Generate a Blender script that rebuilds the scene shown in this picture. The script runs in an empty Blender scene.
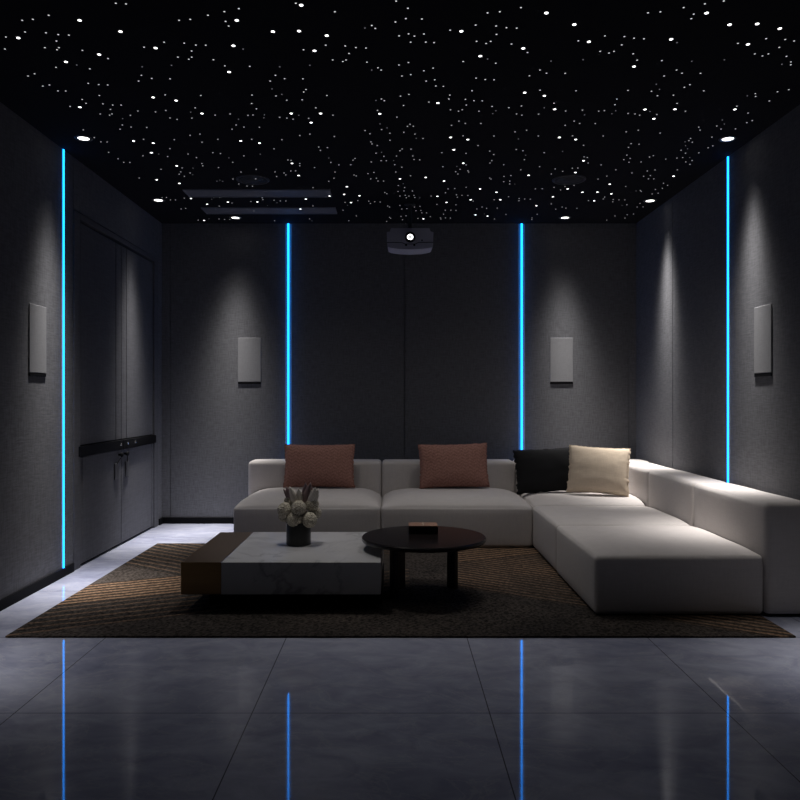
import bpy, bmesh, math, random
from mathutils import Vector, Matrix, noise
SC = bpy.context.scene
COL = SC.collection
PI = math.pi
random.seed(7)

# room, in metres: camera at the origin of X/Y, looking along +Y
XL, XR, YB, YF, H = -2.33, 2.41, 7.5, -1.0, 3.0

# ------------------------------------------------------------------ star positions on the ceiling (X,Y)
BIG = "-0.417,3.336 0.687,3.404 1.414,3.404 -1.459,3.47 -0.732,3.47 1.692,3.503 0.839,3.509 1.566,3.51 1.82,3.547 -0.457,3.571 0.316,3.573 -1.309,3.576 -0.582,3.576 -0.329,3.616 -1.828,3.639 1.345,3.653 0.951,3.678 1.744,3.705 -0.801,3.72 -1.195,3.744 0.641,3.748 -0.405,3.774 -1.505,3.815 0.436,3.832 -1.71,3.898 1.26,3.953 -0.889,4.019 0.742,4.29 0.863,4.335 -1.405,4.358 -1.285,4.404 0.254,4.44 -1.892,4.504 1.693,4.536 0.966,4.537 2.057,4.539 1.513,4.54 -1.185,4.604 -0.637,4.604 -0.457,4.604 -0.093,4.609 1.619,4.69 -0.532,4.756 0.373,5.026 1.102,5.026 0.492,5.067 1.221,5.067 -1.777,5.096 -1.048,5.096 -1.656,5.138 -0.928,5.138 0.414,5.275 -1.734,5.339 1.387,5.519 0.507,5.577 -0.766,5.581 -1.641,5.64 1.397,5.806 1.047,5.878 -0.756,5.883 2.192,5.902 0.243,5.934 0.04,5.972 -1.907,6.001 0.395,6.035 -1.753,6.098 1.753,6.123 -0.397,6.194 0.71,6.261 1.441,6.261 1.716,6.357 0.861,6.362 1.59,6.362 1.849,6.411 -0.436,6.428 -0.561,6.439 -0.307,6.472 0.367,6.489 1.37,6.506 -1.783,6.557 -0.782,6.58 0.666,6.603 0.928,6.603 1.763,6.638 -1.225,6.674 -1.488,6.68 0.46,6.691 -0.392,6.697 -1.691,6.752 1.284,6.807 -0.869,6.882 0.767,7.144 0.887,7.192 0.277,7.304 -1.875,7.369"
MID = "1.447,3.301 0.005,3.302 -1.236,3.32 -0.439,3.32 1.374,3.325 -1.193,3.326 0.564,3.357 1.292,3.357 0.058,3.363 -0.701,3.366 -0.772,3.392 -0.272,3.393 0.474,3.393 1.201,3.394 0.42,3.403 1.148,3.403 1.36,3.414 -1.581,3.424 -0.854,3.424 0.05,3.454 1.365,3.455 0.124,3.458 -1.671,3.461 -0.945,3.461 -1.725,3.47 -0.999,3.47 -0.786,3.48 0.002,3.485 0.378,3.514 -0.109,3.518 -0.781,3.523 0.475,3.523 0.526,3.539 0.575,3.543 -0.093,3.546 0.262,3.563 -1.766,3.58 -1.67,3.588 0.065,3.599 0.139,3.6 0.488,3.604 -1.619,3.606 -1.57,3.611 0.02,3.619 1.013,3.619 0.094,3.621 1.109,3.626 -1.883,3.63 1.161,3.642 1.805,3.647 1.211,3.648 1.902,3.655 0.897,3.669 1.953,3.67 -1.657,3.671 0.4,3.674 0.469,3.674 0.077,3.682 0.151,3.682 -1.134,3.683 0.192,3.687 -1.038,3.693 1.69,3.695 0.449,3.696 0.575,3.702 1.122,3.711 -0.986,3.713 -0.937,3.714 -0.343,3.714 -0.247,3.722 -1.25,3.735 1.915,3.737 -0.195,3.739 -1.746,3.74 -1.676,3.74 -0.145,3.744 -1.953,3.755 -1.696,3.763 -0.459,3.763 -1.571,3.769 -1.024,3.776 1.034,3.78 1.104,3.78 0.67,3.793 1.084,3.799 -0.233,3.803 1.209,3.807 1.827,3.808 1.896,3.808 1.877,3.831 2.002,3.835 -1.113,3.844 -1.042,3.844 -1.477,3.86 -1.063,3.868 -0.938,3.874 -0.322,3.876 -0.253,3.876 1.252,3.878 1.382,3.884 -0.271,3.894 0.354,3.894 2.058,3.899 -0.146,3.902 0.07,3.906 0.526,3.914 2.075,3.932 0.021,3.935 -0.895,3.945 -0.765,3.951 -1.791,3.962 -0.09,3.968 0.202,3.972 -1.62,3.981 -0.074,3.995 0.772,3.995 1.5,3.995 0.154,4.004 0.815,4.034 1.544,4.034 0.916,4.036 1.644,4.036 -1.942,4.041 0.085,4.052 -1.373,4.06 -0.647,4.06 0.729,4.067 -1.991,4.069 0.038,4.069 1.46,4.069 0.443,4.096 -1.33,4.1 -0.604,4.103 -1.231,4.105 -0.504,4.105 0.495,4.114 0.218,4.118 0.544,4.118 -1.413,4.134 -0.688,4.134 0.172,4.134 -1.703,4.164 -1.651,4.18 1.644,4.181 -1.928,4.185 -1.603,4.185 0.229,4.199 -1.973,4.201 0.271,4.204 1.627,4.216 -0.504,4.247 2.231,4.249 0.823,4.256 1.323,4.259 0.438,4.264 1.029,4.264 1.756,4.265 -1.917,4.266 -1.874,4.268 1.461,4.271 2.182,4.278 -0.521,4.281 2.068,4.304 0.08,4.315 -1.324,4.322 -0.825,4.325 0.316,4.325 1.606,4.326 -1.707,4.33 -1.121,4.33 -0.393,4.33 1.517,4.335 -0.688,4.337 0.032,4.34 2.089,4.344 -0.079,4.381 0.315,4.381 1.297,4.383 0.412,4.386 -1.83,4.388 -0.544,4.393 -0.634,4.399 -0.063,4.406 0.464,4.406 0.513,4.409 2.201,4.41 0.2,4.427 -1.831,4.445 0.943,4.445 1.672,4.446 -0.85,4.448 -1.734,4.453 1.31,4.467 -1.683,4.472 -1.633,4.472 0.425,4.472 0.051,4.477 0.756,4.485 2.046,4.489 -1.946,4.493 0.582,4.493 0.685,4.512 -1.203,4.515 -0.477,4.515 -0.837,4.531 -1.721,4.537 0.336,4.542 0.407,4.542 1.137,4.548 -1.391,4.553 -0.106,4.553 1.272,4.556 -1.564,4.562 1.038,4.562 0.387,4.565 0.511,4.565 1.24,4.565 1.768,4.565 -1.461,4.576 2.163,4.595 1.43,4.601 -1.811,4.609 -1.739,4.609 -1.013,4.609 0.747,4.609 1.475,4.609 0.883,4.612 1.612,4.618 -0.876,4.626 -1.761,4.629 -1.11,4.629 -0.383,4.629 0.783,4.629 1.51,4.629 -1.634,4.632 -0.908,4.632 0.012,4.661 -0.717,4.664 -1.402,4.675 -1.267,4.678 -0.674,4.678 -0.539,4.681 -0.638,4.696 -1.365,4.699 2.248,4.719 0.403,4.729 1.13,4.729 2.23,4.754 0.447,4.768 0.546,4.768 1.174,4.768 1.274,4.771 0.096,4.783 -1.743,4.795 -1.016,4.795 0.362,4.801 1.089,4.801 2.065,4.813 0.118,4.817 0.08,4.82 -1.7,4.832 -0.973,4.832 1.957,4.833 -0.874,4.835 -1.601,4.838 2.208,4.864 2.116,4.867 -1.785,4.87 -1.058,4.87 -0.087,4.876 -2.029,4.882 1.988,4.887 0.858,4.889 1.586,4.889 -0.195,4.895 0.787,4.918 1.516,4.918 0.058,4.927 1.747,4.942 -0.034,4.944 -0.166,4.953 -1.29,4.96 -0.563,4.96 0.132,4.96 -1.361,4.983 -0.633,4.986 0.453,4.993 1.182,4.993 0.659,4.996 1.387,4.996 0.955,4.996 -0.405,5.006 2.12,5.017 -2.015,5.026 1.987,5.042 0.188,5.043 -1.195,5.06 -0.967,5.06 -1.696,5.06 -1.491,5.067 -0.764,5.067 -0.034,5.078 1.993,5.086 -2.004,5.11 -0.164,5.11 -1.962,5.113 2.028,5.116 -1.316,5.116 1.62,5.145 -0.158,5.152 1.679,5.159 1.302,5.18 -0.123,5.184 0.574,5.184 2.2,5.192 -0.53,5.216 1.626,5.223 -0.471,5.227 2.184,5.231 -1.575,5.249 -0.847,5.253 0.05,5.256 0.112,5.26 0.851,5.267 2.015,5.282 -0.526,5.286 0.035,5.293 0.903,5.293 0.67,5.301 -2.034,5.327 -1.296,5.335 0.333,5.335 1.061,5.335 2.163,5.339 -0.135,5.346 2.071,5.346 0.507,5.35 -1.246,5.354 -1.48,5.365 0.708,5.377 1.666,5.389 1.86,5.4 -1.816,5.404 -1.089,5.404 0.128,5.408 0.011,5.408 -0.08,5.416 -1.643,5.42 1.369,5.428 1.843,5.431 -1.441,5.443 1.396,5.443 2.088,5.443 2.051,5.455 -0.291,5.463 1.713,5.463 -2.02,5.471 1.978,5.479 0.139,5.487 0.947,5.491 1.675,5.491 0.181,5.495 -0.785,5.499 -0.308,5.503 -0.763,5.507 2.183,5.511 -0.102,5.515 -0.064,5.515 0.712,5.515 -0.175,5.544 1.819,5.544 2.149,5.544 -2.008,5.552 -1.201,5.552 1.732,5.552 -1.964,5.556 -0.475,5.556 0.705,5.569 1.434,5.569 -1.437,5.581 -0.709,5.581 2.203,5.602 -0.002,5.61 -0.331,5.61 0.813,5.61 -0.42,5.614 0.532,5.614 1.543,5.614 -1.444,5.636 -0.716,5.636 0.361,5.657 1.091,5.657 0.052,5.67 -1.336,5.678 -0.609,5.678 -1.614,5.687 1.387,5.691 1.347,5.695 1.221,5.713 -1.785,5.722 -1.059,5.722 0.496,5.722 0.961,5.735 2.159,5.735 1.689,5.735 1.99,5.739 0.559,5.757 -0.764,5.761 -0.801,5.765 1.94,5.765 1.291,5.774 0.468,5.783 -1.653,5.788 -0.926,5.788 -1.19,5.792 0.006,5.792 -0.463,5.792 0.568,5.792 -0.163,5.801 -1.588,5.815 -0.861,5.815 1.837,5.815 -0.21,5.833 0.49,5.842 1.218,5.842 -1.682,5.846 -0.854,5.865 -0.321,5.869 0.909,5.883 2.003,5.883 0.122,5.888 -0.305,5.892 1.666,5.897 -1.657,5.902 1.957,5.902 -0.932,5.906 0.858,5.906 -2.028,5.948 0.751,5.948 -1.106,5.953 -0.147,5.953 -0.484,5.953 -0.193,5.972 2.018,5.972 2.061,5.972 -1.291,5.977 0.766,5.977 1.618,5.977 -0.137,6.03 -0.092,6.03 0.923,6.03 -0.533,6.039 0.877,6.049 2.181,6.093 -1.273,6.113 0.935,6.113 1.469,6.153 2.236,6.153 0.027,6.158 -1.218,6.174 -1.174,6.179 1.402,6.184 1.903,6.184 1.317,6.209 0.589,6.209 0.08,6.215 -0.68,6.22 2.225,6.24 0.498,6.246 1.227,6.251 0.443,6.256 1.171,6.256 2.178,6.272 1.388,6.288 2.062,6.303 0.076,6.319 0.147,6.319 0.026,6.335 2.08,6.335 -0.086,6.368 0.429,6.373 2.242,6.389 -0.07,6.406 2.198,6.411 0.528,6.439 0.088,6.455 0.163,6.455 0.576,6.455 0.628,6.461 0.043,6.478 0.12,6.478 0.312,6.478 0.983,6.5 1.82,6.511 0.541,6.517 -1.988,6.523 -1.524,6.523 -2.028,6.528 0.173,6.528 -1.156,6.534 0.098,6.534 -1.838,6.545 1.085,6.557 1.137,6.574 1.826,6.574 1.187,6.58 1.916,6.586 -1.161,6.597 0.872,6.597 -1.977,6.603 -1.932,6.603 1.972,6.603 2.023,6.603 -1.067,6.615 -0.329,6.626 1.709,6.626 1.096,6.632 -1.015,6.638 -0.966,6.638 -0.232,6.644 0.693,6.644 -1.279,6.656 -0.18,6.668 1.936,6.668 -0.132,6.674 -0.445,6.685 -1.458,6.709 2.196,6.721 -0.221,6.727 1.405,6.74 0.092,6.758 0.378,6.758 0.55,6.77 2.093,6.77 0.045,6.794 -0.745,6.813 -0.066,6.813 -1.598,6.819 0.227,6.825 2.263,6.844 -0.05,6.85 0.178,6.85 1.527,6.85 0.795,6.85 2.212,6.85 1.569,6.888 0.939,6.888 -1.924,6.894 1.672,6.894 0.842,6.894 0.109,6.907 -1.973,6.92 0.062,6.92 0.755,6.92 1.484,6.926 -1.308,6.952 0.467,6.965 0.519,6.965 -0.482,6.965 0.241,6.971 0.567,6.971 0.195,6.984 0.253,7.063 0.297,7.063 2.26,7.11 0.461,7.117 1.349,7.117 1.054,7.124 2.21,7.137 0.105,7.178 -0.37,7.185 2.108,7.185 0.058,7.199 0.339,7.213 -0.053,7.234 0.44,7.262 0.489,7.262 1.326,7.262 0.537,7.269 2.229,7.269 -0.042,7.276 0.223,7.283 -0.832,7.304 -1.714,7.304 0.969,7.304 0.448,7.311 -1.664,7.325 -1.613,7.325 1.338,7.333 0.073,7.34 -1.929,7.354 2.077,7.354 -1.185,7.376 -0.454,7.376 -0.082,7.405"
FAINT = "-0.142,3.541 1.386,3.686 -0.76,3.754 0.477,3.864 0.971,3.872 1.701,3.873 0.809,3.888 1.539,3.89 2.025,3.925 -1.669,3.933 -1.173,3.937 -0.447,3.937 -1.333,3.955 -0.608,3.955 -0.124,3.993 1.454,4.173 -0.695,4.237 1.496,4.242 -0.651,4.313 2.036,4.334 -0.112,4.401 0.898,4.512 0.613,4.559 1.341,4.559 1.554,4.57 -1.248,4.581 0.6,4.604 1.332,4.607 -0.805,4.624 1.169,4.626 -0.594,4.632 -0.817,4.673 -1.702,4.687 -0.98,4.696 2.056,4.71 -0.095,4.777 2.099,4.78 -0.051,4.848 0.143,5.04 0.832,5.054 1.976,5.11 2.01,5.188 2.049,5.253 1.186,5.308 -0.095,5.327 -1.69,5.365 -0.964,5.369 0.939,5.392 2.141,5.447 -1.208,5.451 -0.482,5.455 -0.01,5.511 0.466,5.653 -1.534,5.695 -1.581,5.86 -1.402,6.006 -1.433,6.035 -1.387,6.039 0.068,6.108 0.977,6.118 2.031,6.319 -1.576,6.528 0.216,6.54 -1.608,6.58 -1.054,6.697 -0.429,6.788 2.055,6.788 -1.156,6.801 -1.349,6.914 -1.212,6.958 0.848,7.11 -1.811,7.297 -0.817,7.383"


# ------------------------------------------------------------------ materials
def new_mat(name):
    m = bpy.data.materials.new(name); m.use_nodes = True
    nt = m.node_tree; b = nt.nodes['Principled BSDF']
    return m, nt, b
def simple(name, col, rough=.5, metal=0., spec=.5, coat=0.):
    m, nt, b = new_mat(name)
    b.inputs['Base Color'].default_value = (*col, 1); b.inputs['Roughness'].default_value = rough
    b.inputs['Metallic'].default_value = metal; b.inputs['Specular IOR Level'].default_value = spec
    b.inputs['Coat Weight'].default_value = coat
    return m
def emit(name, col, s, sample=True):
    m, nt, b = new_mat(name)
    b.inputs['Base Color'].default_value = (0, 0, 0, 1)
    b.inputs['Emission Color'].default_value = (*col, 1); b.inputs['Emission Strength'].default_value = s
    if not sample: m.cycles.emission_sampling = 'NONE'
    return m
def N(nt, t, **kw):
    n = nt.nodes.new(t)
    for k, v in kw.items(): setattr(n, k, v)
    return n
def val(nt, sock, v):
    if isinstance(v, (int, float)): sock.default_value = v
    elif isinstance(v, tuple): sock.default_value = v
    else: nt.links.new(v, sock)
def M(nt, op, a, b=None, c=None, clamp=False):
    n = N(nt, 'ShaderNodeMath', operation=op, use_clamp=clamp)
    for i, v in enumerate((a, b, c)):
        if v is not None: val(nt, n.inputs[i], v)
    return n.outputs[0]
def mix(nt, f, a, b):
    n = N(nt, 'ShaderNodeMix', data_type='RGBA')
    val(nt, n.inputs[0], f)
    for s, v in ((n.inputs[6], a), (n.inputs[7], b)):
        if isinstance(v, tuple): s.default_value = (*v, 1)
        else: nt.links.new(v, s)
    return n.outputs[2]
def mapped(nt, scale, rot=(0, 0, 0)):
    g = N(nt, 'ShaderNodeTexCoord'); mp = N(nt, 'ShaderNodeMapping')
    mp.inputs['Scale'].default_value = scale; mp.inputs['Rotation'].default_value = rot
    nt.links.new(g.outputs['Object'], mp.inputs[0]); return mp.outputs[0]
def noise_n(nt, vec, scale=1., detail=3., rough=.5, dist=0.):
    n = N(nt, 'ShaderNodeTexNoise'); nt.links.new(vec, n.inputs['Vector'])
    n.inputs['Scale'].default_value = scale; n.inputs['Detail'].default_value = detail
    n.inputs['Roughness'].default_value = rough; n.inputs['Distortion'].default_value = dist
    return n.outputs['Fac']
def ramp(nt, f, lo, hi, a=0., b=1.):
    n = N(nt, 'ShaderNodeMapRange'); val(nt, n.inputs[0], f)
    for i, v in enumerate((lo, hi, a, b)): n.inputs[i+1].default_value = v
    return n.outputs[0]
def bump(nt, b, h, strength=.3, dist=.002):
    n = N(nt, 'ShaderNodeBump'); n.inputs['Strength'].default_value = strength; n.inputs['Distance'].default_value = dist
    nt.links.new(h, n.inputs['Height']); nt.links.new(n.outputs[0], b.inputs['Normal'])

def fabric(name, col, var=.25, s=70., rough=.9, bs=.3, sheen=0., fine=True):
    m, nt, b = new_mat(name)
    v1 = noise_n(nt, mapped(nt, (s, s, s*.12)), 1, 2)
    v2 = noise_n(nt, mapped(nt, (s*.12, s*.12, s)), 1, 2)
    v3 = noise_n(nt, mapped(nt, (2, 2, 1.2)), 1, 3)
    a = M(nt, 'ADD', v1, v2)
    f = ramp(nt, a, .75, 1.25)
    c0 = tuple(x*(1-var) for x in col); c1 = tuple(min(1, x*(1+var)) for x in col)
    c = mix(nt, f, c0, c1)
    c2 = mix(nt, ramp(nt, v3, .3, .7, 0, .12), c, tuple(x*.8 for x in col))
    nt.links.new(c2, b.inputs['Base Color'])
    b.inputs['Roughness'].default_value = rough; b.inputs['Specular IOR Level'].default_value = .2
    b.inputs['Sheen Weight'].default_value = sheen
    bump(nt, b, a, bs, .002)
    return m
WALL = fabric('wall_fabric', (.130, .130, .140), .19, 110)
DOORM = fabric('door_fabric', (.105, .105, .116), .12, 80)
GRILLE = fabric('speaker_cloth', (.22, .22, .23), .06, 160, bs=.1)
SOFA = fabric('sofa_fabric', (.52, .485, .468), .04, 110, bs=.15, sheen=.1)
BLACK = simple('matte_black', (.004, .004, .005), .7, spec=.1)
CEIL = simple('ceiling_black', (.016, .016, .019), .95, spec=.05)
SEAM = simple('dark_seam', (.012, .012, .014), .9, spec=.1)
GREY = simple('vent_grey', (.20, .20, .22), .6)
DGREY = simple('vent_slot', (.05, .05, .055), .7)
FLANGE = simple('halo_flange_grey', (.30, .30, .32), .8, spec=.2)  # pale so the added LED flange picks up the tube's light
CHROME = simple('chrome', (.6, .6, .62), .2, 1)
TAG = simple('dark_steel', (.10, .10, .105), .4, .5)
GLOSS = simple('gloss_black', (.010, .007, .007), .22, coat=0)
DWOOD = simple('dark_wood', (.022, .012, .011), .35)
BRASS = None
VASE = simple('vase_black', (.006, .008, .007), .35)
PROJ_U = simple('projector_shell', (.42, .42, .50), .5)
PROJ_L = simple('projector_belly', (.42, .42, .50), .5)
BLACKP = fabric('black_pillow', (.012, .012, .013), .1, 140, bs=.1)
BEIGE = fabric('beige_pillow', (.58, .48, .37), .05, 130, bs=.15)
LED = emit('led_cyan', (.04/5.5, 1.4/5.5, 1), 5.5)
LAMP = emit('lamp_white', (1, .97, .93), 3.5, False)
STAR = emit('star_white', (1, 1, 1), 3.2, False)
STARM = emit('star_small', (.95, .97, 1), .75, False)
STARS = emit('star_far', (.95, .97, 1), .33, False)
STARF = emit('star_faint', (.9, .93, 1), .14, False)
LENS = emit('projector_beam', (1, 1, 1), 2.5, False)
LENS2 = emit('projector_beam_core', (1, 1, 1), .62, False)

def make_brass():
    m, nt, b = new_mat('bronze_metal')
    f = noise_n(nt, mapped(nt, (3, 3, 60)), 1, 3)
    nt.links.new(mix(nt, f, (.15, .085, .03), (.22, .13, .05)), b.inputs['Base Color'])
    b.inputs['Metallic'].default_value = .85; b.inputs['Roughness'].default_value = .28
    return m
BRASS = make_brass()

def make_rust():
    m, nt, b = new_mat('rust_quilt')
    w = N(nt, 'ShaderNodeTexWave', wave_type='BANDS', bands_direction='Z')
    v = mapped(nt, (1, 1, 1)); sx = N(nt, 'ShaderNodeSeparateXYZ'); nt.links.new(v, sx.inputs[0])
    zig = M(nt, 'PINGPONG', M(nt, 'MULTIPLY', sx.outputs[0], 1.), .035)
    k = M(nt, 'ADD', sx.outputs[2], M(nt, 'MULTIPLY', zig, .7))
    s = M(nt, 'SINE', M(nt, 'MULTIPLY', k, 2*PI/.03))
    n = noise_n(nt, mapped(nt, (90, 90, 90)), 1, 2)
    f = M(nt, 'ADD', M(nt, 'MULTIPLY', s, .10), n)
    nt.nodes.remove(w)
    nt.links.new(mix(nt, ramp(nt, f, .2, .8), (.22, .105, .082), (.42, .22, .175)), b.inputs['Base Color'])
    b.inputs['Roughness'].default_value = .85; b.inputs['Specular IOR Level'].default_value = .2
    bump(nt, b, f, .5, .004)
    return m
RUST = make_rust()

def make_marble(name, base, vein, scale, rough=.42):
    m, nt, b = new_mat(name)
    v = mapped(nt, (1, .8, 1), (.2, .1, .5))
    w = N(nt, 'ShaderNodeTexNoise'); nt.links.new(v, w.inputs['Vector']); w.inputs['Scale'].default_value = scale
    w.inputs['Detail'].default_value = 5; w.inputs['Distortion'].default_value = 1.2
    d = M(nt, 'ABSOLUTE', M(nt, 'SUBTRACT', w.outputs['Fac'], .5))
    f = M(nt, 'SUBTRACT', 1., ramp(nt, d, 0, .03), clamp=True)
    mk = ramp(nt, noise_n(nt, v, scale*.8, 2), .42, .62)
    f = M(nt, 'MULTIPLY', f, mk)
    cl = ramp(nt, noise_n(nt, v, scale*1.7, 4), .35, .75, 0, .35)
    c = mix(nt, M(nt, 'ADD', M(nt, 'MULTIPLY', f, .75), cl, clamp=True), base, vein)
    nt.links.new(c, b.inputs['Base Color']); b.inputs['Roughness'].default_value = rough
    return m
MARBLE = make_marble('white_marble', (.47, .465, .47), (.20, .195, .205), 1.9)

def make_floor():
    m, nt, b = new_mat('floor_tiles')
    v = mapped(nt, (1, 1.6, 1), (0, 0, .35))
    n1 = noise_n(nt, v, 1.1, 5, .55, .6)
    n2 = noise_n(nt, v, 4.5, 5, .6, 1.)
    f = M(nt, 'ADD', M(nt, 'MULTIPLY', ramp(nt, n1, .3, .7), .6), M(nt, 'MULTIPLY', ramp(nt, n2, .3, .7), .4))
    d = M(nt, 'ABSOLUTE', M(nt, 'SUBTRACT', noise_n(nt, v, 2.2, 5, .6, 1.6), .5))
    vein = M(nt, 'MULTIPLY', M(nt, 'SUBTRACT', 1., ramp(nt, d, 0, .02), clamp=True), .22)
    c = mix(nt, f, (.21, .225, .33), (.56, .58, .70))
    c = mix(nt, vein, c, (.62, .62, .63))
    sx = N(nt, 'ShaderNodeSeparateXYZ'); nt.links.new(mapped(nt, (1, 1, 1)), sx.inputs[0])
    def grout(s, off, p, w):
        q = M(nt, 'PINGPONG', M(nt, 'SUBTRACT', s, off), p/2)
        return M(nt, 'LESS_THAN', q, w)
    g = M(nt, 'MAXIMUM', grout(sx.outputs[0], -.568, .944, .0022), grout(sx.outputs[1], 2.98, .944, .0022))
    c = mix(nt, g, c, (.11, .11, .13))
    nt.links.new(c, b.inputs['Base Color'])
    b.inputs['Roughness'].default_value = .03; b.inputs['IOR'].default_value = 1.42
    return m
FLOOR = make_floor()

def make_carpet():
    m, nt, b = new_mat('carpet_pattern')
    sx = N(nt, 'ShaderNodeSeparateXYZ'); nt.links.new(mapped(nt, (1, 1, 1)), sx.inputs[0])
    X, Y = sx.outputs[0], sx.outputs[1]
    def lin(a, c): return M(nt, 'ADD', M(nt, 'MULTIPLY', X, a), M(nt, 'MULTIPLY', Y, c))
    c1 = lin(-.432, .902); c2 = lin(.56, .83); c3 = lin(.8, -.6)
    gt = lambda a, v: M(nt, 'GREATER_THAN', a, v)
    lt = lambda a, v: M(nt, 'LESS_THAN', a, v)
    AND = lambda *a: a[0] if len(a) == 1 else M(nt, 'MULTIPLY', a[0], AND(*a[1:]))
    wob = M(nt, 'MULTIPLY', noise_n(nt, mapped(nt, (6, 6, 1)), 1, 3), .03)
    def stripes(c, p, lo, hi):
        s = M(nt, 'SINE', M(nt, 'MULTIPLY', M(nt, 'ADD', c, wob), 2*PI/p))
        return ramp(nt, s, lo, hi)
    s1 = stripes(c1, .066, -.5, .4); s2 = stripes(c2, .06, -.3, .6)
    s1b = stripes(c1, .090, .3, .95); s2b = stripes(c2, .085, .1, .9)
    fine = noise_n(nt, mapped(nt, (60, 45, 60)), 1, 2, .6)
    hatch = stripes(c3, .03, -.2, .8)
    weave = ramp(nt, fine, .35, .65)
    blotch = ramp(nt, noise_n(nt, mapped(nt, (1.6, 1.6, 1)), 1, 3), .35, .7)
    gray = mix(nt, M(nt, 'MULTIPLY', M(nt, 'ADD', M(nt, 'MULTIPLY', weave, 1.6), M(nt, 'MULTIPLY', hatch, .4)), .5), (.011, .009, .008), (.095, .078, .067))
    dark = mix(nt, weave, (.008, .007, .006), (.05, .043, .038))
    base = mix(nt, blotch, dark, gray)
    br = mix(nt, weave, (.10, .062, .038), (.26, .165, .105))
    br2 = mix(nt, weave, (.055, .036, .024), (.15, .10, .068))
    bg = mix(nt, weave, (.014, .011, .009), (.04, .030, .022))
    side = M(nt, 'MAXIMUM', lt(X, -.95), gt(X, .42))
    c = base
    def over(mask, col):
        nonlocal c
        c = mix(nt, mask, c, col)
    R1 = AND(gt(c1, 4.91), lt(c1, 5.39), side)
    R2 = AND(gt(c1, 4.40), lt(c1, 4.91), lt(X, .1))
    R4 = AND(gt(c2, 4.33), lt(c1, 4.91), gt(X, .42), ramp(nt, blotch, 0, 1, .35, 1.))
    R5 = AND(gt(c1, 5.39), gt(c2, 3.50), lt(X, .3))
    R3 = AND(gt(c1, 5.39), lt(c2, 3.50))
    over(R1, mix(nt, s1, bg, br))
    over(R2, mix(nt, s1b, dark, br2))
    over(R4, mix(nt, s2, bg, br))
    over(R5, mix(nt, s2b, dark, br2))
    over(R3, gray)
    nt.links.new(c, b.inputs['Base Color'])
    b.inputs['Roughness'].default_value = .95; b.inputs['Specular IOR Level'].default_value = .1
    bump(nt, b, fine, .8, .006)
    return m
CARPET = make_carpet()

def make_flower():
    m, nt, b = new_mat('allium_florets')
    f = noise_n(nt, mapped(nt, (160, 160, 160)), 1, 2)
    nt.links.new(mix(nt, ramp(nt, f, .35, .65), (.24, .215, .16), (.70, .64, .53)), b.inputs['Base Color'])
    b.inputs['Roughness'].default_value = .9
    return m
FLOWER = make_flower()
def make_petal():
    m, nt, b = new_mat('striped_petal')
    g = N(nt, 'ShaderNodeTexCoord'); sx = N(nt, 'ShaderNodeSeparateXYZ'); nt.links.new(g.outputs['Generated'], sx.inputs[0])
    s = M(nt, 'SINE', M(nt, 'MULTIPLY', sx.outputs[0], 40.))
    nt.links.new(mix(nt, ramp(nt, s, -.6, .8), (.62, .54, .48), (.9, .87, .8)), b.inputs['Base Color'])
    b.inputs['Roughness'].default_value = .7
    return m
PETAL = make_petal()
PETALD = simple('mauve_petal', (.26, .18, .18), .7)
LEATHER = simple('brown_leather', (.30, .17, .12), .45)
CREAM = simple('cream_band', (.5, .42, .34), .5)

# ------------------------------------------------------------------ mesh helpers
def box(bm, x0, x1, y0, y1, z0, z1):
    vs = [bm.verts.new((x, y, z)) for x in (x0, x1) for y in (y0, y1) for z in (z0, z1)]
    for f in ((0, 1, 3, 2), (4, 6, 7, 5), (0, 4, 5, 1), (2, 3, 7, 6), (0, 2, 6, 4), (1, 5, 7, 3)):
        bm.faces.new([vs[i] for i in f])
def lathe(bm, prof, c=(0, 0, 0), n=32, axis='Z'):
    rings = []
    for r, z in prof:
        if r < 1e-6:
            p = [(0, 0, z)]
        else:
            p = [(r*math.cos(2*PI*i/n), r*math.sin(2*PI*i/n), z) for i in range(n)]
        if axis == 'Y': p = [(a, d, b_) for a, b_, d in p]
        if axis == 'X': p = [(d, a, b_) for a, b_, d in p]
        rings.append([bm.verts.new((c[0]+a, c[1]+b_, c[2]+d)) for a, b_, d in p])
    for a, b_ in zip(rings, rings[1:]):
        for i in range(n):
            j = (i+1) % n
            if len(a) == 1 and len(b_) == 1: break
            if len(a) == 1: bm.faces.new((a[0], b_[i], b_[j]))
            elif len(b_) == 1: bm.faces.new((a[i], b_[0], a[j]))
            else: bm.faces.new((a[i], b_[i], b_[j], a[j]))
def obj(name, bm, mat, parent=None, smooth=False, bevel=0, seg=2, loc=None):
    bmesh.ops.recalc_face_normals(bm, faces=bm.faces)
    me = bpy.data.meshes.new(name); bm.to_mesh(me); bm.free()
    o = bpy.data.objects.new(name, me); COL.objects.link(o)
    for m in (mat if isinstance(mat, (list, tuple)) else [mat]): me.materials.append(m)
    if smooth:
        for p in me.polygons: p.use_smooth = True
    if bevel:
        md = o.modifiers.new('bevel', 'BEVEL'); md.width = bevel; md.segments = seg; md.limit_method = 'ANGLE'
    if parent: o.parent = parent
    if loc: o.location = loc
    return o
def boxobj(name, b, mat, parent=None, bevel=0, seg=2):
    bm = bmesh.new()
    for q in (b if isinstance(b[0], (tuple, list)) else [b]): box(bm, *q)
    return obj(name, bm, mat, parent, bevel=bevel, seg=seg)
def tag(o, label, cat, group=None):
    o['label'] = label; o['category'] = cat
    if group: o['group'] = group
    return o
def thing(name, label, cat, loc=(0, 0, 0), rz=0, group=None):
    o = bpy.data.objects.new(name, None); COL.objects.link(o); o.location = loc; o.rotation_euler = (0, 0, rz)
    o.empty_display_size = .1
    return tag(o, label, cat, group)
def struct(o): o['kind'] = 'structure'; return o
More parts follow.
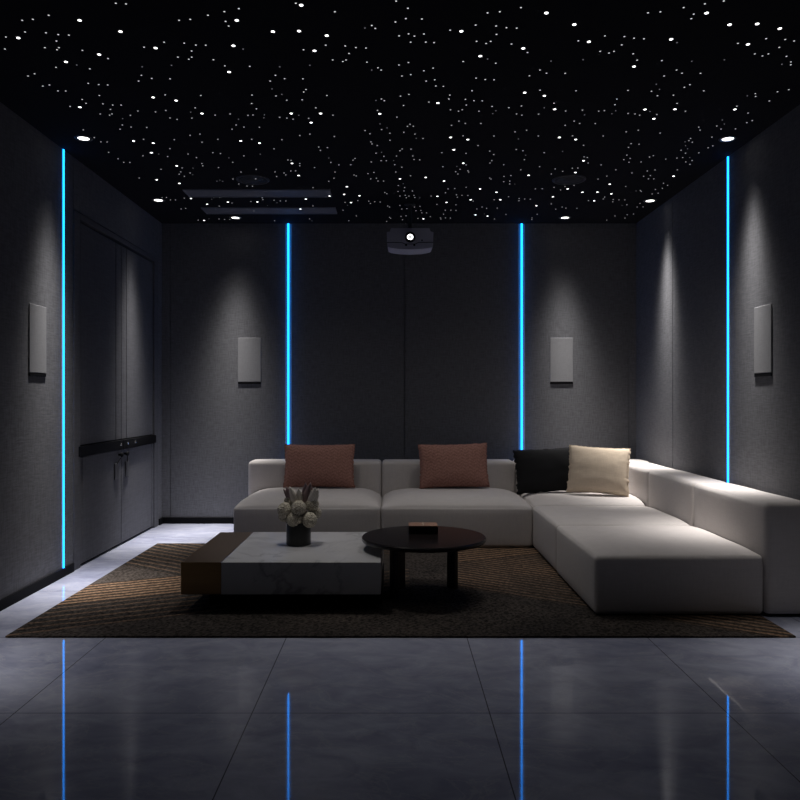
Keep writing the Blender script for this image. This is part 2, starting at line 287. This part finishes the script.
def dup(root, loc, rz, label):
    r = root.copy(); COL.objects.link(r); r.location = loc; r.rotation_euler = (0, 0, rz); r['label'] = label
    for ch in list(root.children):
        c = ch.copy(); COL.objects.link(c); c.parent = r
        for g in list(ch.children):
            d = g.copy(); COL.objects.link(d); d.parent = c
    return r

def samples(lo, hi, r, n):
    L = [lo + r*(1-math.cos(a*PI/8)) for a in range(5)]
    L2 = [hi - r*(1-math.cos(a*PI/8)) for a in range(4, -1, -1)]
    mid = [lo+r + (hi-lo-2*r)*i/n for i in range(1, n)]
    return L + mid + L2
def rbox(bm, x0, x1, y0, y1, z0, z1, r, crown=0, n=14, power=4, side=0, seed=0, wrinkle=0, fall='lrfb'):
    """soft block: rounded edges, crowned top, slightly bulging sides"""
    lo = Vector((x0, y0, z0)); hi = Vector((x1, y1, z1))
    S = [samples(lo[i], hi[i], r, (n if i < 2 else 6)) for i in range(3)]
    cache = {}
    def vert(p):
        k = tuple(round(q, 6) for q in p)
        if k in cache: return cache[k]
        p = Vector(p)
        inner = Vector([min(max(p[i], lo[i]+r), hi[i]-r) for i in range(3)])
        d = p - inner
        if d.length > 1e-9:
            # spread along the arc
            q = inner + d.normalized()*r
        else: q = p
        u = 2*(p.x-x0)/(x1-x0)-1; v = 2*(p.y-y0)/(y1-y0)-1; w = (p.z-z0)/(z1-z0)
        if crown:      # the top only falls away on the free edges, not where it meets a backrest
            fu = 1-abs(u)**(power*1.9) if ('l' if u < 0 else 'r') in fall else 1-.12*abs(u)**6
            fv = 1-abs(v)**power if ('f' if v < 0 else 'b') in fall else 1-.12*abs(v)**6
            q.z += crown*max(0, fu)*max(0, fv)*max(0, w)**2
        if side:
            b_ = math.sin(PI*w)
            q.x += side*b_*(1-v*v)*(abs(u)**8)*(1 if u > 0 else -1); q.y += side*b_*(1-u*u)*(abs(v)**8)*(1 if v > 0 else -1)
        if wrinkle:
            k2 = noise.noise(Vector((p.x*3+seed, p.y*3, p.z*2)))
            q += Vector((0, 0, 1))*wrinkle*k2*w
        cache[k] = bm.verts.new(q); return cache[k]
    for ax in range(3):
        a, b_ = [i for i in range(3) if i != ax]
        for e in (lo[ax], hi[ax]):
            for i in range(len(S[a])-1):
                for j in range(len(S[b_])-1):
                    vs = []
                    for (ii, jj) in ((i, j), (i+1, j), (i+1, j+1), (i, j+1)):
                        p = [0, 0, 0]; p[ax] = e; p[a] = S[a][ii]; p[b_] = S[b_][jj]
                        vs.append(vert(p))
                    if len(set(vs)) >= 3:
                        try: bm.faces.new(list(dict.fromkeys(vs)))
                        except ValueError: pass

# ------------------------------------------------------------------ room shell
struct(boxobj('floor', (XL-.1, XR+.1, YF, YB+.1, -.1, 0), FLOOR))
struct(boxobj('ceiling', (XL-.1, XR+.1, YF, YB+.1, H, H+.1), CEIL))
G = .0045
def panels_back():
    bm = bmesh.new(); box(bm, XL-.1, XR+.1, YB+.012, YB+.1, 0, H)
    xs = [XL-.01, -2.245, -1.065, .095, 1.265, 2.335, XR+.01]
    for a, b_ in zip(xs, xs[1:]): box(bm, a+G, b_-G, YB, YB+.014, 0, H)
    return bm
o = struct(obj('wall_back', panels_back(), WALL))
bm = bmesh.new(); box(bm, XR+.012, XR+.1, YF, YB+.012, 0, H)
ys = [YF, 2.2, 3.9, 5.436, 6.51, YB]
for a, b_ in zip(ys, ys[1:]): box(bm, XR, XR+.014, a+G, b_-G, 0, H)
struct(obj('wall_right', bm, WALL))
DY0, DY1, DZ = 5.43, 7.37, 2.62
bm = bmesh.new()
box(bm, XL-.1, XL-.012, YF, DY0, 0, H); box(bm, XL-.1, XL-.012, DY1, YB+.012, 0, H); box(bm, XL-.1, XL-.012, DY0, DY1, DZ, H)
ys = [YF, 2.2, 3.9, 5.28, DY0]
for a, b_ in zip(ys, ys[1:]): box(bm, XL-.014, XL, a+G, b_-G, 0, H)
box(bm, XL-.014, XL, DY1+G, YB-.002, 0, H); box(bm, XL-.014, XL, DY0+G, DY1-G, DZ+G, H)
struct(obj('wall_left', bm, WALL))

struct(boxobj('baseboard_left', (XL, XL+.014, YF, DY0-.01, 0, .062), BLACK, bevel=.002))
struct(boxobj('baseboard_right', (XR-.014, XR, YF, YB-.015, 0, .062), BLACK, bevel=.002))
struct(boxobj('baseboard_back', [(XL+.014, XR-.014, YB-.014, YB, 0, .062), (XL, XL+.014, DY1+.02, YB, 0, .062)], BLACK, bevel=.002))

# door frame and the two leaves
struct(boxobj('trim_1', [(XL-.09, XL+.006, DY0+.004, 5.54, 0, DZ-.004), (XL-.09, XL+.006, 7.25, DY1-.004, 0, DZ-.004),
                         (XL-.09, XL+.006, 5.54, 7.25, 2.575, DZ-.004)], DOORM, bevel=.003))
MIDY = 6.395
def leaf(name, ya, yb, inner):
    # inner = the side that meets the other leaf
    d = struct(boxobj(name, (XL-.06, XL-.018, ya, yb, .006, 2.565), SEAM))
    bm = bmesh.new()
    gap = .125
    ua, ub = (ya+.02, yb-gap) if inner == 'hi' else (ya+gap, yb-.02)
    box(bm, XL-.02, XL-.004, ua, ub, .905, 2.555)
    obj('upper_panel', bm, DOORM, d, bevel=.002)
    ca, cb = (yb-gap+.010, yb-.001) if inner == 'hi' else (ya+.001, ya+gap-.010)
    boxobj('centre_stile', (XL-.02, XL-.004, ca, cb, .905, 2.555), DOORM, d, bevel=.002)
    la, lb = (ya+.055, yb-.002) if inner == 'hi' else (ya+.002, yb-.055)
    boxobj('lower_panel', (XL-.02, XL-.004, la, lb, .02, .815), DOORM, d, bevel=.002)
    ea, eb = (ya+.002, ya+.045) if inner == 'hi' else (yb-.045, yb-.002)
    boxobj('edge_stile', (XL-.02, XL-.004, ea, eb, .02, .815), DOORM, d, bevel=.002)
    bd = boxobj('black_rail', (XL-.02, XL+.014, ya-(.035 if inner == 'hi' else 0), yb+(.035 if inner == 'lo' else 0), .822, .897), BLACK, d, bevel=.003)
    return d
d1 = leaf('door_1', 5.545, MIDY-.003, 'hi')
d2 = leaf('door_2', MIDY+.003, 7.245, 'lo')
def knob(d, y, tagy, slant):
    bm = bmesh.new(); lathe(bm, [(0, -.004), (.010, -.004), (.010, .012), (.019, .016), (.021, .026), (.014, .034), (0, .036)], (XL, y, .775), 20, 'X')
    k = obj('door_knob', bm, BLACK, d, smooth=True)
    bm = bmesh.new()
    p0 = Vector((XL+.022, y, .76)); p1 = Vector((XL+.004, tagy, .70))
    for i in range(1):
        t = (p1-p0); a = Vector((0, .003, 0)); b_ = Vector((.003, 0, 0))
        r0 = [bm.verts.new(p0+s*a+q*b_) for s, q in ((-1, -1), (1, -1), (1, 1), (-1, 1))]
        r1 = [bm.verts.new(p1+s*a+q*b_) for s, q in ((-1, -1), (1, -1), (1, 1), (-1, 1))]
        for j in range(4): bm.faces.new((r0[j], r0[(j+1) % 4], r1[(j+1) % 4], r1[j]))
        bm.faces.new(r0); bm.faces.new(r1)
    obj('pull_cord', bm, BLACK, d)
    boxobj('pull_plate', (XL-.004, XL+.006, tagy-.04, tagy+.04, .575, .708), TAG, d, bevel=.004)
knob(d1, 6.335, 6.27, 1)
knob(d2, 6.47, 6.52, 0)
for d, y in ((d1, 6.33), (d2, 6.50), (d2, 6.69)):
    bm = bmesh.new(); lathe(bm, [(0, 0), (.011, 0), (.011, .006), (.006, .008), (0, .008)], (XL+.0135, y, .862), 16, 'X')
    obj('lock_cylinder', bm, CHROME, d, smooth=True)['label'] = 'small chrome lock cylinder'

# ------------------------------------------------------------------ LED strips
def led(label, x, y, wall):
    t = thing('led_strip_light', label, 'light', (x, y, .062), 0, 'vertical cyan light strips on the walls')
    w, fl = (.0078, .034) if wall == 'back' else (.0052, .022)
    L = H-.066
    if wall == 'back': body = (-fl, fl, -.004, 0, 0, L); tube = (-w, w, -.018, -.0035, 0, L)
    elif wall == 'left': body = (0, .003, -fl, fl, 0, L); tube = (.0025, .011, -w, w, 0, L)
    else: body = (-.003, 0, -fl, fl, 0, L); tube = (-.011, -.0025, -w, w, 0, L)
    boxobj('halo_flange', body, FLANGE, t); boxobj('glowing_tube', tube, LED, t)  # wide flange added beside the tube to catch a blue halo
led('glowing cyan light strip on the back wall, behind the left rust cushion', -1.065, YB, 'back')
led('glowing cyan light strip on the back wall, behind the black cushion', 1.265, YB, 'back')
led('glowing cyan light strip on the left wall, beside the double door', XL, 5.258, 'left')
led('glowing cyan light strip on the right wall, above the long sofa arm', XR, 5.414, 'right')

# ------------------------------------------------------------------ wall speakers
SG = 'slim grey wall speakers'
sp = thing('wall_speaker', 'slim grey wall speaker on the back wall, left of the left back light strip', 'speaker', (-1.455, YB, 1.395), 0, SG)
boxobj('cabinet', (-.105, .105, -.003, 0, .004, .455), BLACK, sp, bevel=.004)
boxobj('grille', (-.115, .115, -.008, -.002, .022, .462), GRILLE, sp, bevel=.003)
boxobj('bottom_lip', (-.113, .113, -.007, -.0, 0, .020), BLACK, sp, bevel=.002)
dup(sp, (1.665, YB, 1.395), 0, 'slim grey wall speaker on the back wall, above the beige cushion')
dup(sp, (XL, 4.883, 1.395), PI/2, 'slim grey wall speaker on the left wall, left of the light strip there')
dup(sp, (XR, 4.905, 1.395), -PI/2, 'slim grey wall speaker on the right wall, right of the light strip there')

# ------------------------------------------------------------------ ceiling fittings
def spot(name, parent, loc, rot, power, size, blend, rad, k=27., base=.03, col=(1, .965, .93)):
    l = bpy.data.lights.new(name, 'SPOT'); l.energy = power; l.spot_size = math.radians(size); l.spot_blend = blend
    l.shadow_soft_size = rad; l.color = col
    l.use_nodes = True; nt = l.node_tree; em = nt.nodes['Emission']       # beam profile of the reflector: a hot centre and a dim skirt
    g = N(nt, 'ShaderNodeTexCoord'); sx = N(nt, 'ShaderNodeSeparateXYZ'); nt.links.new(g.outputs['Normal'], sx.inputs[0])
    c = M(nt, 'ABSOLUTE', sx.outputs[2])
    e = M(nt, 'EXPONENT', M(nt, 'MULTIPLY', M(nt, 'SUBTRACT', c, 1.), k))
    nt.links.new(M(nt, 'ADD', M(nt, 'MULTIPLY', e, 1-base), base), em.inputs['Strength'])
    o = bpy.data.objects.new(name, l); COL.objects.link(o); o.location = loc; o.rotation_euler = rot; o.parent = parent
    return o
def downlight(label, x, y, power=0, size=84, rot=(0, 0, 0), first=[None]):
    if first[0] is None:
        t = thing('downlight', label, 'ceiling light', (x, y, H), 0, 'recessed round downlights')
        bm = bmesh.new(); lathe(bm, [(.037, .001), (.057, .001), (.059, -.002), (.056, -.0045), (.039, -.0045), (.037, -.003), (.037, .001)], n=32)
        obj('trim_ring', bm, TAG, t, smooth=True)
        bm = bmesh.new(); lathe(bm, [(0, .002), (.037, .002), (.037, -.003), (.03, -.004), (0, -.0045)], n=32)
        obj('lamp_disc', bm, LAMP, t, smooth=True)
        first[0] = t
    else: t = dup(first[0], (x, y, H), 0, label)
    return t
DL = [('white downlight at the left ceiling edge, nearest the camera, above the left wall speaker', -2.093, 5.04),
      ('white downlight at the right ceiling edge, nearest the camera, above the right wall light strip', 2.241, 5.05),
      ('white downlight over the double door, near the left back corner of the ceiling', -2.085, 6.61),
      ('white downlight by the back wall, just behind the two ceiling vents', -1.542, 7.25),
      ('white downlight by the back wall, above the right back wall speaker', 1.643, 7.25),
      ('white downlight near the right back corner, beside the right wall', 2.255, 6.63)]
for i, (lab, x, y) in enumerate(DL): downlight(lab, x, y)
# the same row of downlights goes on towards the front of the room
for x, y in ((-2.093, 3.46), (2.241, 3.46)): downlight('white downlight in the front half of the ceiling, beyond the frame', x, y)
for i, (x, y, p) in enumerate([(-2.093, 5.04, 780), (2.241, 5.05, 640), (-2.085, 6.61, 780), (-1.542, 7.25, 700), (1.643, 7.25, 700), (2.255, 6.63, 780), (-2.093, 3.46, 210), (2.241, 3.46, 210)]):
    spot('downlight_beam', None, (x, y, H-.012), (0, {-1.542: .05, 1.643: -.05}.get(x, 0), 0), p, 66, .8, .03, 58, .006 if y > 4 else .004)
# added fill spots; the star points are too faint to light the furniture
for x, y, p in ((-.7, 4.8, 62), (.75, 5.0, 46), (-.7, 6.2, 44), (.8, 6.2, 44), (1.45, 5.35, 30), (.1, 3.2, 12)):
    spot('star_fill_spot', None, (x, y, H-.02), (0, 0, 0), p, 130, 1, .12, 4.6, .02)


v = thing('ceiling_vent', 'grey linear ceiling vent, the front one of the pair by the left back corner', 'vent', (-1.16, 6.3725, H), 0, 'linear ceiling vents')
boxobj('frame', [(-.615, .615, -.107, -.093, -.012, 0), (-.615, .615, .093, .107, -.012, 0), (-.615, -.601, -.093, .093, -.012, 0), (.601, .615, -.093, .093, -.012, 0)], GREY, v)
boxobj('backing', (-.6, .6, -.092, .092, -.004, -.0005), GREY, v)
boxobj('louvres', [(-.6, .6, -.085+i*.0242, -.068+i*.0242, -.010, -.004) for i in range(7)], GREY, v)
dup(v, (-1.16, 6.965, H), 0, 'grey linear ceiling vent, the rear one of the pair, closer to the back wall')

c = thing('ceiling_speaker', 'faint black round ceiling speaker to the left, in front of the vents', 'speaker', (-1.136, 5.99, H), 0, 'round ceiling speakers')
bm = bmesh.new(); lathe(bm, [(.115, 0), (.132, 0), (.132, -.004), (.128, -.008), (.117, -.008), (.115, -.005), (.115, 0)], n=48)
obj('rim', bm, simple('rim_black', (.03, .03, .034), .5), c, smooth=True)
bm = bmesh.new(); lathe(bm, [(.114, 0), (.114, -.003), (.08, -.004), (.05, -.004), (.045, -.007), (0, -.008)], n=48)
obj('grille', bm, simple('grille_black', (.015, .015, .017), .7), c, smooth=True)
dup(c, (1.39, 5.99, H), 0, 'faint black round ceiling speaker to the right of the projector')

# ------------------------------------------------------------------ stars
def star_mesh(name, r, mat):
    bm = bmesh.new(); lathe(bm, [(0, .001), (r, .001), (r*.95, -r*.15), (r*.6, -r*.28), (0, -r*.34)], n=10)
    me = bpy.data.meshes.new(name); bmesh.ops.recalc_face_normals(bm, faces=bm.faces); bm.to_mesh(me); bm.free()
    me.materials.append(mat)
    for p in me.polygons: p.use_smooth = True
    return me
def zof(x, y):
    if -1.78 < x < -.54 and (6.26 < y < 6.485 or 6.85 < y < 7.08): return H-.0115
    if math.hypot(x+1.136, y-5.99) < .135 or math.hypot(x-1.39, y-5.99) < .135: return H-.006
    return H
P = lambda s: [tuple(map(float, q.split(','))) for q in s.split()]
big, mid, faint = P(BIG), P(MID), P(FAINT)
me_b = star_mesh('star_point', .0092, STAR); me_m = star_mesh('star_point_small', .0045, STARM)
def star(me, x, y, label):
    o = bpy.data.objects.new('star_light', me); COL.objects.link(o); o.location = (x, y, zof(x, y))
    tag(o, label, 'light', 'large star points' if me is me_b else 'small star points')
for x, y in big: star(me_b, x, y, 'larger bright white star point set in the black ceiling')
near = 300-len(big)
for x, y in mid[:near]: star(me_m, x, y, 'tiny white star point in the nearer part of the black ceiling')
bm = bmesh.new()
for x, y in mid[near:]:
    if math.hypot(x-.134, y-6.76) < .07: continue
    r = .0056; lathe(bm, [(0, .001), (r, .001), (r*.6, -r*.6), (0, -r*.72)], (x, y, zof(x, y)), n=6)
k = len(bm.faces)
for x, y in faint:
    r = .0045; lathe(bm, [(0, .001), (r, .001), (r*.6, -r*.6), (0, -r*.72)], (x, y, zof(x, y)), n=6)
bm.faces.ensure_lookup_table()
for i, f in enumerate(bm.faces):
    if i >= k: f.material_index = 1
o = obj('star_lights', bm, [STARS, STARF]); o['kind'] = 'stuff'
tag(o, 'hundreds of faint tiny star points spread over the far ceiling', 'light')

# ------------------------------------------------------------------ projector
pj = thing('projector', 'grey ceiling projector with a glowing white lens', 'projector', (.134, 6.62, 2.62))
def shell(name, prof, y0, y1, mat, taper=1., bev=.008):
    bm = bmesh.new()
    a = [bm.verts.new((x, y0, z)) for x, z in prof]; b_ = [bm.verts.new((x*taper, y1, z)) for x, z in prof]
    bm.faces.new(a); bm.faces.new(b_)
    for i in range(len(prof)): j = (i+1) % len(prof); bm.faces.new((a[i], a[j], b_[j], b_[i]))
    return obj(name, bm, mat, pj, bevel=bev, seg=2)
seam = [(-.203, .012), (-.075, .012), (-.045, -.002), (.045, -.002), (.075, .012), (.203, .012)]
shell('upper_casing', seam+[(.205, .10), (.18, .105), (.17, .135), (-.17, .135), (-.18, .105), (-.205, .10)], 0, .26, PROJ_U, .97, .004)
seaml = [(x, z-.006) for x, z in seam]
shell('seam_gasket', seam+[(x, z-.007) for x, z in reversed(seam)], .004, .2, BLACK, .97, 0)
low = [(.2, -.03), (.17, -.042), (.1, -.052), (0, -.056), (-.1, -.052), (-.17, -.042), (-.2, -.03)]
shell('lower_casing', seaml+low, 0, .24, PROJ_L, .97, .004)
bm = bmesh.new(); lathe(bm, [(.0275, -.028), (.043, -.028), (.046, -.02), (.046, .01), (.0275, .01), (.0275, -.028)], (0, 0, .052), 36, 'Y')
obj('lens_ring', bm, BLACK, pj, smooth=True)
bm = bmesh.new(); lathe(bm, [(0, -.024), (.012, -.022), (.020, -.018), (.027, -.012), (.027, 0)], (0, 0, .052), 32, 'Y')
ln = obj('lens', bm, LENS, pj, smooth=True); ln['label'] = 'white glowing lens'
bm = bmesh.new(); lathe(bm, [(0, -.027), (.013, -.0262), (.015, -.024)], (0, 0, .052), 24, 'Y'); obj('lens_centre', bm, LENS2, ln, smooth=True)
bm = bmesh.new(); lathe(bm, [(0, -.004), (.007, -.004), (.007, .004)], (.104, 0, .026), 16, 'Y'); obj('sensor_dot', bm, BLACK, pj)
for x in (-.036, .036):
    bm = bmesh.new(); lathe(bm, [(0, -.003), (.009, -.003), (.009, .004)], (x, 0, -.016), 14, 'Y'); obj('button', bm, BLACK, pj)
for x in (-.196, .196): boxobj('side_grille', [(x-.006, x+.006, .03+i*.03, .045+i*.03, .03, .09) for i in range(7)], BLACK, pj)
bm = bmesh.new(); lathe(bm, [(.018, .12), (.018, .37), (.05, .372), (.05, .38), (0, .38)], (0, .14, 0), 24)
obj('mount_pole', bm, simple('pole_dark', (.03, .03, .034), .5), pj, smooth=False)

# ------------------------------------------------------------------ carpet
boxobj_c = boxobj('carpet', (-2.035, 2.093, 3.914, 6.42, .0005, .011), CARPET, bevel=.003)
tag(boxobj_c, 'dark brown carpet with angular striped pattern under the sofa and tables', 'carpet')

# ------------------------------------------------------------------ sofa
so = thing('sectional_sofa', 'pale greige L-shaped modular sofa with low square backs', 'sofa', (0, 0, 0))
Z0, ZS, ZB = .014, .352, .657
def seat(x0, x1, y0, y1, s, fall='lrf', crown=.092):
    bm = bmesh.new(); rbox(bm, x0, x1, y0, y1, Z0, ZS, .028, crown, 18, 3.4, .006, s, .004, fall)
    o = obj('seat', bm, SOFA, so, smooth=True)
    boxobj('plinth', (x0+.04, x1-.04, y0+.03, y1-.03, .0115, Z0+.01), BLACK, o)
def back(x0, x1, y0, y1, s, ZB=.657):
    bm = bmesh.new(); rbox(bm, x0, x1, y0, y1, Z0, ZB+.008, .034, .004, 12, 4, .004, s, .003)
    o = obj('backrest', bm, SOFA, so, smooth=True)
    boxobj('plinth', (x0+.03, x1-.03, y0+.03, y1-.03, .0115, Z0+.01), BLACK, o)
seat(-1.342, -.121, 6.215, 6.957, 1, 'lrf', .085); seat(-.115, 1.146, 6.215, 6.957, 2, 'lrf', .080); seat(1.152, 2.106, 6.275, 6.957, 3, 'lf', .051)
seat(1.146, 2.106, 5.325, 6.268, 4, 'lfb', .016); seat(1.140, 2.106, 4.275, 5.317, 5, 'lfb', .014)
back(-1.366, -.128, 6.962, 7.235, 1); back(-.122, 1.118, 6.962, 7.235, 2); back(1.124, 2.378, 6.962, 7.235, 3)
back(2.112, 2.378, 6.275, 6.955, 4, .648); back(2.112, 2.378, 5.325, 6.268, 5, .648); back(2.112, 2.378, 4.275, 5.317, 6, .648)

# ------------------------------------------------------------------ cushions
def cushion(name, label, w, h, t, mat, loc, tilt, yaw, roll=0, seed=0, ruffle=0):
    bm = bmesh.new(); nu, nv = 40, 30; grid = {}
    for s in (-1, 1):
        for i in range(nu+1):
            for j in range(nv+1):
                u = -1+2*i/nu; v_ = -1+2*j/nv
                edge = (i in (0, nu)) or (j in (0, nv))
                if edge and s == 1: grid[s, i, j] = grid[-1, i, j]; continue
                x = u*w/2*(1-.045*(1-v_*v_)); z = v_*h/2*(1-.05*(1-u*u))
                if ruffle:
                    x += ruffle*abs(u)**14*noise.noise(Vector((seed, v_*9, u)))
                    z += ruffle*.4*abs(v_)**14*noise.noise(Vector((u*7, seed, v_)))
                th = t/2*((1-abs(u)**2.6)*(1-abs(v_)**2.6))**.55 if not edge else 0
                k = noise.noise(Vector((u*2.2+seed, v_*2.2, s*3)))*.06+noise.noise(Vector((u*6+seed, v_*6, s*3)))*.05*(abs(u)**2+abs(v_)**2)
                y = s*(th*(1+k)+.003*(not edge))
                grid[s, i, j] = bm.verts.new((x, y, z+h/2))
        for i in range(nu):
            for j in range(nv):
                bm.faces.new([grid[s, a, b_] for a, b_ in ((i, j), (i+1, j), (i+1, j+1), (i, j+1))])
    o = obj(name, bm, mat, smooth=True, loc=loc); o.rotation_euler = (tilt, roll, yaw)
    # edge piping
    bm = bmesh.new()
    pts = []
    def P_(u, v_):
        x = u*w/2*(1-.045*(1-v_*v_)); z = v_*h/2*(1-.05*(1-u*u))
        if ruffle:
            x += ruffle*abs(u)**14*noise.noise(Vector((seed, v_*9, u))); z += ruffle*.4*abs(v_)**14*noise.noise(Vector((u*7, seed, v_)))
        return Vector((x, 0, z+h/2))
    for i in range(40): pts.append(P_(-1+i/20, -1))
    for i in range(30): pts.append(P_(1, -1+i/15))
    for i in range(40): pts.append(P_(1-i/20, 1))
    for i in range(30): pts.append(P_(-1, 1-i/15))
    rings = []
    n = len(pts); r = .004
    for i, p in enumerate(pts):
        t_ = (pts[(i+1) % n]-pts[i-1]).normalized(); a = Vector((0, 1, 0)); b_ = t_.cross(a)
        rings.append([bm.verts.new(p+a*r*math.cos(q*PI/3)+b_*r*math.sin(q*PI/3)) for q in range(6)])
    for i in range(n):
        for q in range(6): bm.faces.new((rings[i-1][q], rings[i-1][(q+1) % 6], rings[i][(q+1) % 6], rings[i][q]))
    obj('piping', bm, mat, o, smooth=True)
    tag(o, label, 'cushion', 'back cushions on the sofa')
    return o
cushion('cushion', 'rust quilted cushion on the left sofa seat, behind the vase of flowers', .645, .395, .15, RUST, (-.69, 6.80, .443), -.22, 0, .0, 1, .012)
cushion('cushion', 'rust quilted cushion on the middle sofa seat, behind the round table', .635, .400, .15, RUST, (.54, 6.80, .443), -.22, .03, -.022, 5, .012)
cushion('cushion', 'black cushion standing in the sofa corner, partly behind the beige one', .66, .40, .13, BLACKP, (1.43, 6.76, .408), -.25, 0, -.06, 9, .02)
cushion('cushion', 'plain beige cushion leaning in the sofa corner', .525, .42, .14, BEIGE, (1.765, 6.54, .418), -.28, -.28, .045, 13, .014)

# ------------------------------------------------------------------ marble and bronze coffee table
ct = thing('coffee_table', 'low white marble coffee table with a bronze end block', 'table', (0, 0, 0))
TZ0, TZ1 = .113, .300
boxobj('marble_block', (-1.008, -.083, 4.35, 5.34, TZ0, TZ1), MARBLE, ct, bevel=.003)
boxobj('bronze_block', (-1.2435, -1.009, 4.352, 5.338, TZ0, TZ1-.001), BRASS, ct, bevel=.003)['label'] = 'dark bronze metal end block'
boxobj('base', (-1.12, -.075, 4.52, 5.2, .0115, TZ0), BLACK, ct, bevel=.003)

# ------------------------------------------------------------------ round table
rt = thing('round_table', 'round black glossy side table on dark wooden legs, overlapping the marble table', 'table', (.182, 4.75, 0))
bm = bmesh.new(); lathe(bm, [(0, .348), (.372, .348), (.388, .352), (.393, .362), (.392, .374), (.386, .380), (0, .380)], n=96)
obj('tabletop', bm, GLOSS, rt, bevel=0)
def tleg(ang, r, w):
    c_, s_ = math.cos(ang), math.sin(ang)
    bm = bmesh.new(); box(bm, r-.016, r+.016, -w/2, w/2, .0115, .348)
    bmesh.ops.rotate(bm, verts=bm.verts, cent=(0, 0, 0), matrix=Matrix.Rotation(ang, 3, 'Z'))
    obj('leg', bm, DWOOD, rt, bevel=.004)
tleg(math.radians(38), .245, .075); tleg(math.radians(196), .195, .10); tleg(math.radians(140), .20, .085)
boxobj('crossbar', (-.15, .15, -.012, .012, .318, .348), DWOOD, rt)

bx = thing('flat_box', 'small flat dark box with a brown lid on the round table', 'box', (.182, 4.87, .380), 0)
boxobj('body', (-.094, .094, -.065, .065, 0, .046), GLOSS, bx, bevel=.003)
boxobj('lid', (-.094, .094, -.065, .065, .0465, .055), LEATHER, bx, bevel=.002)['label'] = 'brown lid'
boxobj('divider_band', (-.004, .004, -.066, .066, .0555, .0575), CREAM, bx)

# ------------------------------------------------------------------ flowers
fv = thing('flower_vase', 'black cylinder vase of round pale green flower heads on the marble table', 'vase', (-.628, 4.885, TZ1))
bm = bmesh.new(); lathe(bm, [(0, 0), (.074, 0), (.079, .004), (.080, .145), (.077, .148), (.074, .145), (.072, .03), (0, .03)], n=48)
obj('vase', bm, VASE, fv, smooth=False)
def ball(x, y, z, r, seed):
    bm = bmesh.new(); bmesh.ops.create_icosphere(bm, subdivisions=4, radius=1)
    for v_ in bm.verts:
        n_ = v_.co.normalized()
        q = noise.noise(n_*9+Vector((seed, 0, 0)))
        v_.co = n_*r*(1+.10*q+.06*noise.noise(n_*22))
    bm.transform(Matrix.Translation((x, y, z)))
    obj('flower_head', bm, FLOWER, fv, smooth=False)
for i, (x, y, z, r) in enumerate([(-.019, -.045, .168, .051), (.076, -.045, .166, .050), (-.085, -.02, .225, .050), (.008, -.05, .245, .047),
        (.085, .0, .262, .046), (-.055, .03, .275, .045), (-.095, .01, .185, .040), (.03, .05, .29, .045), (.10, .04, .20, .045), (.0, .05, .20, .05), (-.02, .0, .21, .05)]):
    ball(x, y, z, r, i*3.1)
def petal(x, y, z, L, w, lean, yaw, mat):
    bm = bmesh.new(); nu, nv = 10, 8; g = {}
    for s in (0, 1):
        for i in range(nu+1):
            for j in range(nv+1):
                t = i/nu; q = -1+2*j/nv
                ww = w*(.35+.75*math.sin(PI*min(1, t*.95+.05))**.8)*(1-t**5*.85)
                px = q*ww/2; py = (q*q)*ww*.30 + .25*L*lean*t*t - s*.003; pz = L*t
                g[s, i, j] = bm.verts.new((px, py, pz))
        for i in range(nu):
            for j in range(nv): bm.faces.new([g[s, a, b_] for a, b_ in ((i, j), (i+1, j), (i+1, j+1), (i, j+1))])
    for i in range(nu):
        for j in (0, nv): bm.faces.new((g[0, i, j], g[0, i+1, j], g[1, i+1, j], g[1, i, j]))
    for j in range(nv):
        for i in (0, nu): bm.faces.new((g[0, i, j], g[0, i, j+1], g[1, i, j+1], g[1, i, j]))
    bm.transform(Matrix.Translation((x, y, z)) @ Matrix.Rotation(yaw, 4, 'Z') @ Matrix.Rotation(lean*.3, 4, 'X'))
    o = obj('petal', bm, mat, fv, smooth=True)
    return o
def petal2(x, y, z, L, w, rollx, mat, yaw=0):
    bm = petal(0, 0, 0, L*1.12, w*1.15, .3, 0, mat); bm.location = (x, y, z); bm.rotation_euler = (.1, rollx, yaw); return bm
# left tuft
petal2(-.005, -.02, .25, .125, .040, -.35, PETAL); petal2(-.02, .0, .26, .12, .036, -.48, PETALD); petal2(.012, -.01, .25, .11, .035, -.12, PETAL, .4)
petal2(-.035, .01, .27, .10, .03, -.62, PETALD)
# right tuft
petal2(.05, -.02, .26, .135, .048, .22, PETALD); petal2(.065, -.03, .25, .125, .042, .38, PETAL); petal2(.085, -.01, .26, .11, .036, .5, PETAL, -.4)
petal2(.045, .0, .27, .12, .04, .02, PETALD)

# ------------------------------------------------------------------ camera, world, view
cam = bpy.data.cameras.new('camera'); co = bpy.data.objects.new('camera', cam); COL.objects.link(co)
co.location = (0, 0, 1.25); co.rotation_euler = (PI/2, 0, 0)
cam.sensor_width = 36; cam.lens = 36*750/800; cam.shift_x = 5/800; cam.shift_y = -1.5/800
SC.camera = co
w = bpy.data.worlds.new('world'); SC.world = w; w.use_nodes = True
w.node_tree.nodes['Background'].inputs[0].default_value = (.55, .65, 1, 1); w.node_tree.nodes['Background'].inputs[1].default_value = .009
vs = SC.view_settings
vs.view_transform = 'Standard'; vs.look = 'None'; vs.exposure = 0; vs.gamma = 1; vs.use_curve_mapping = False
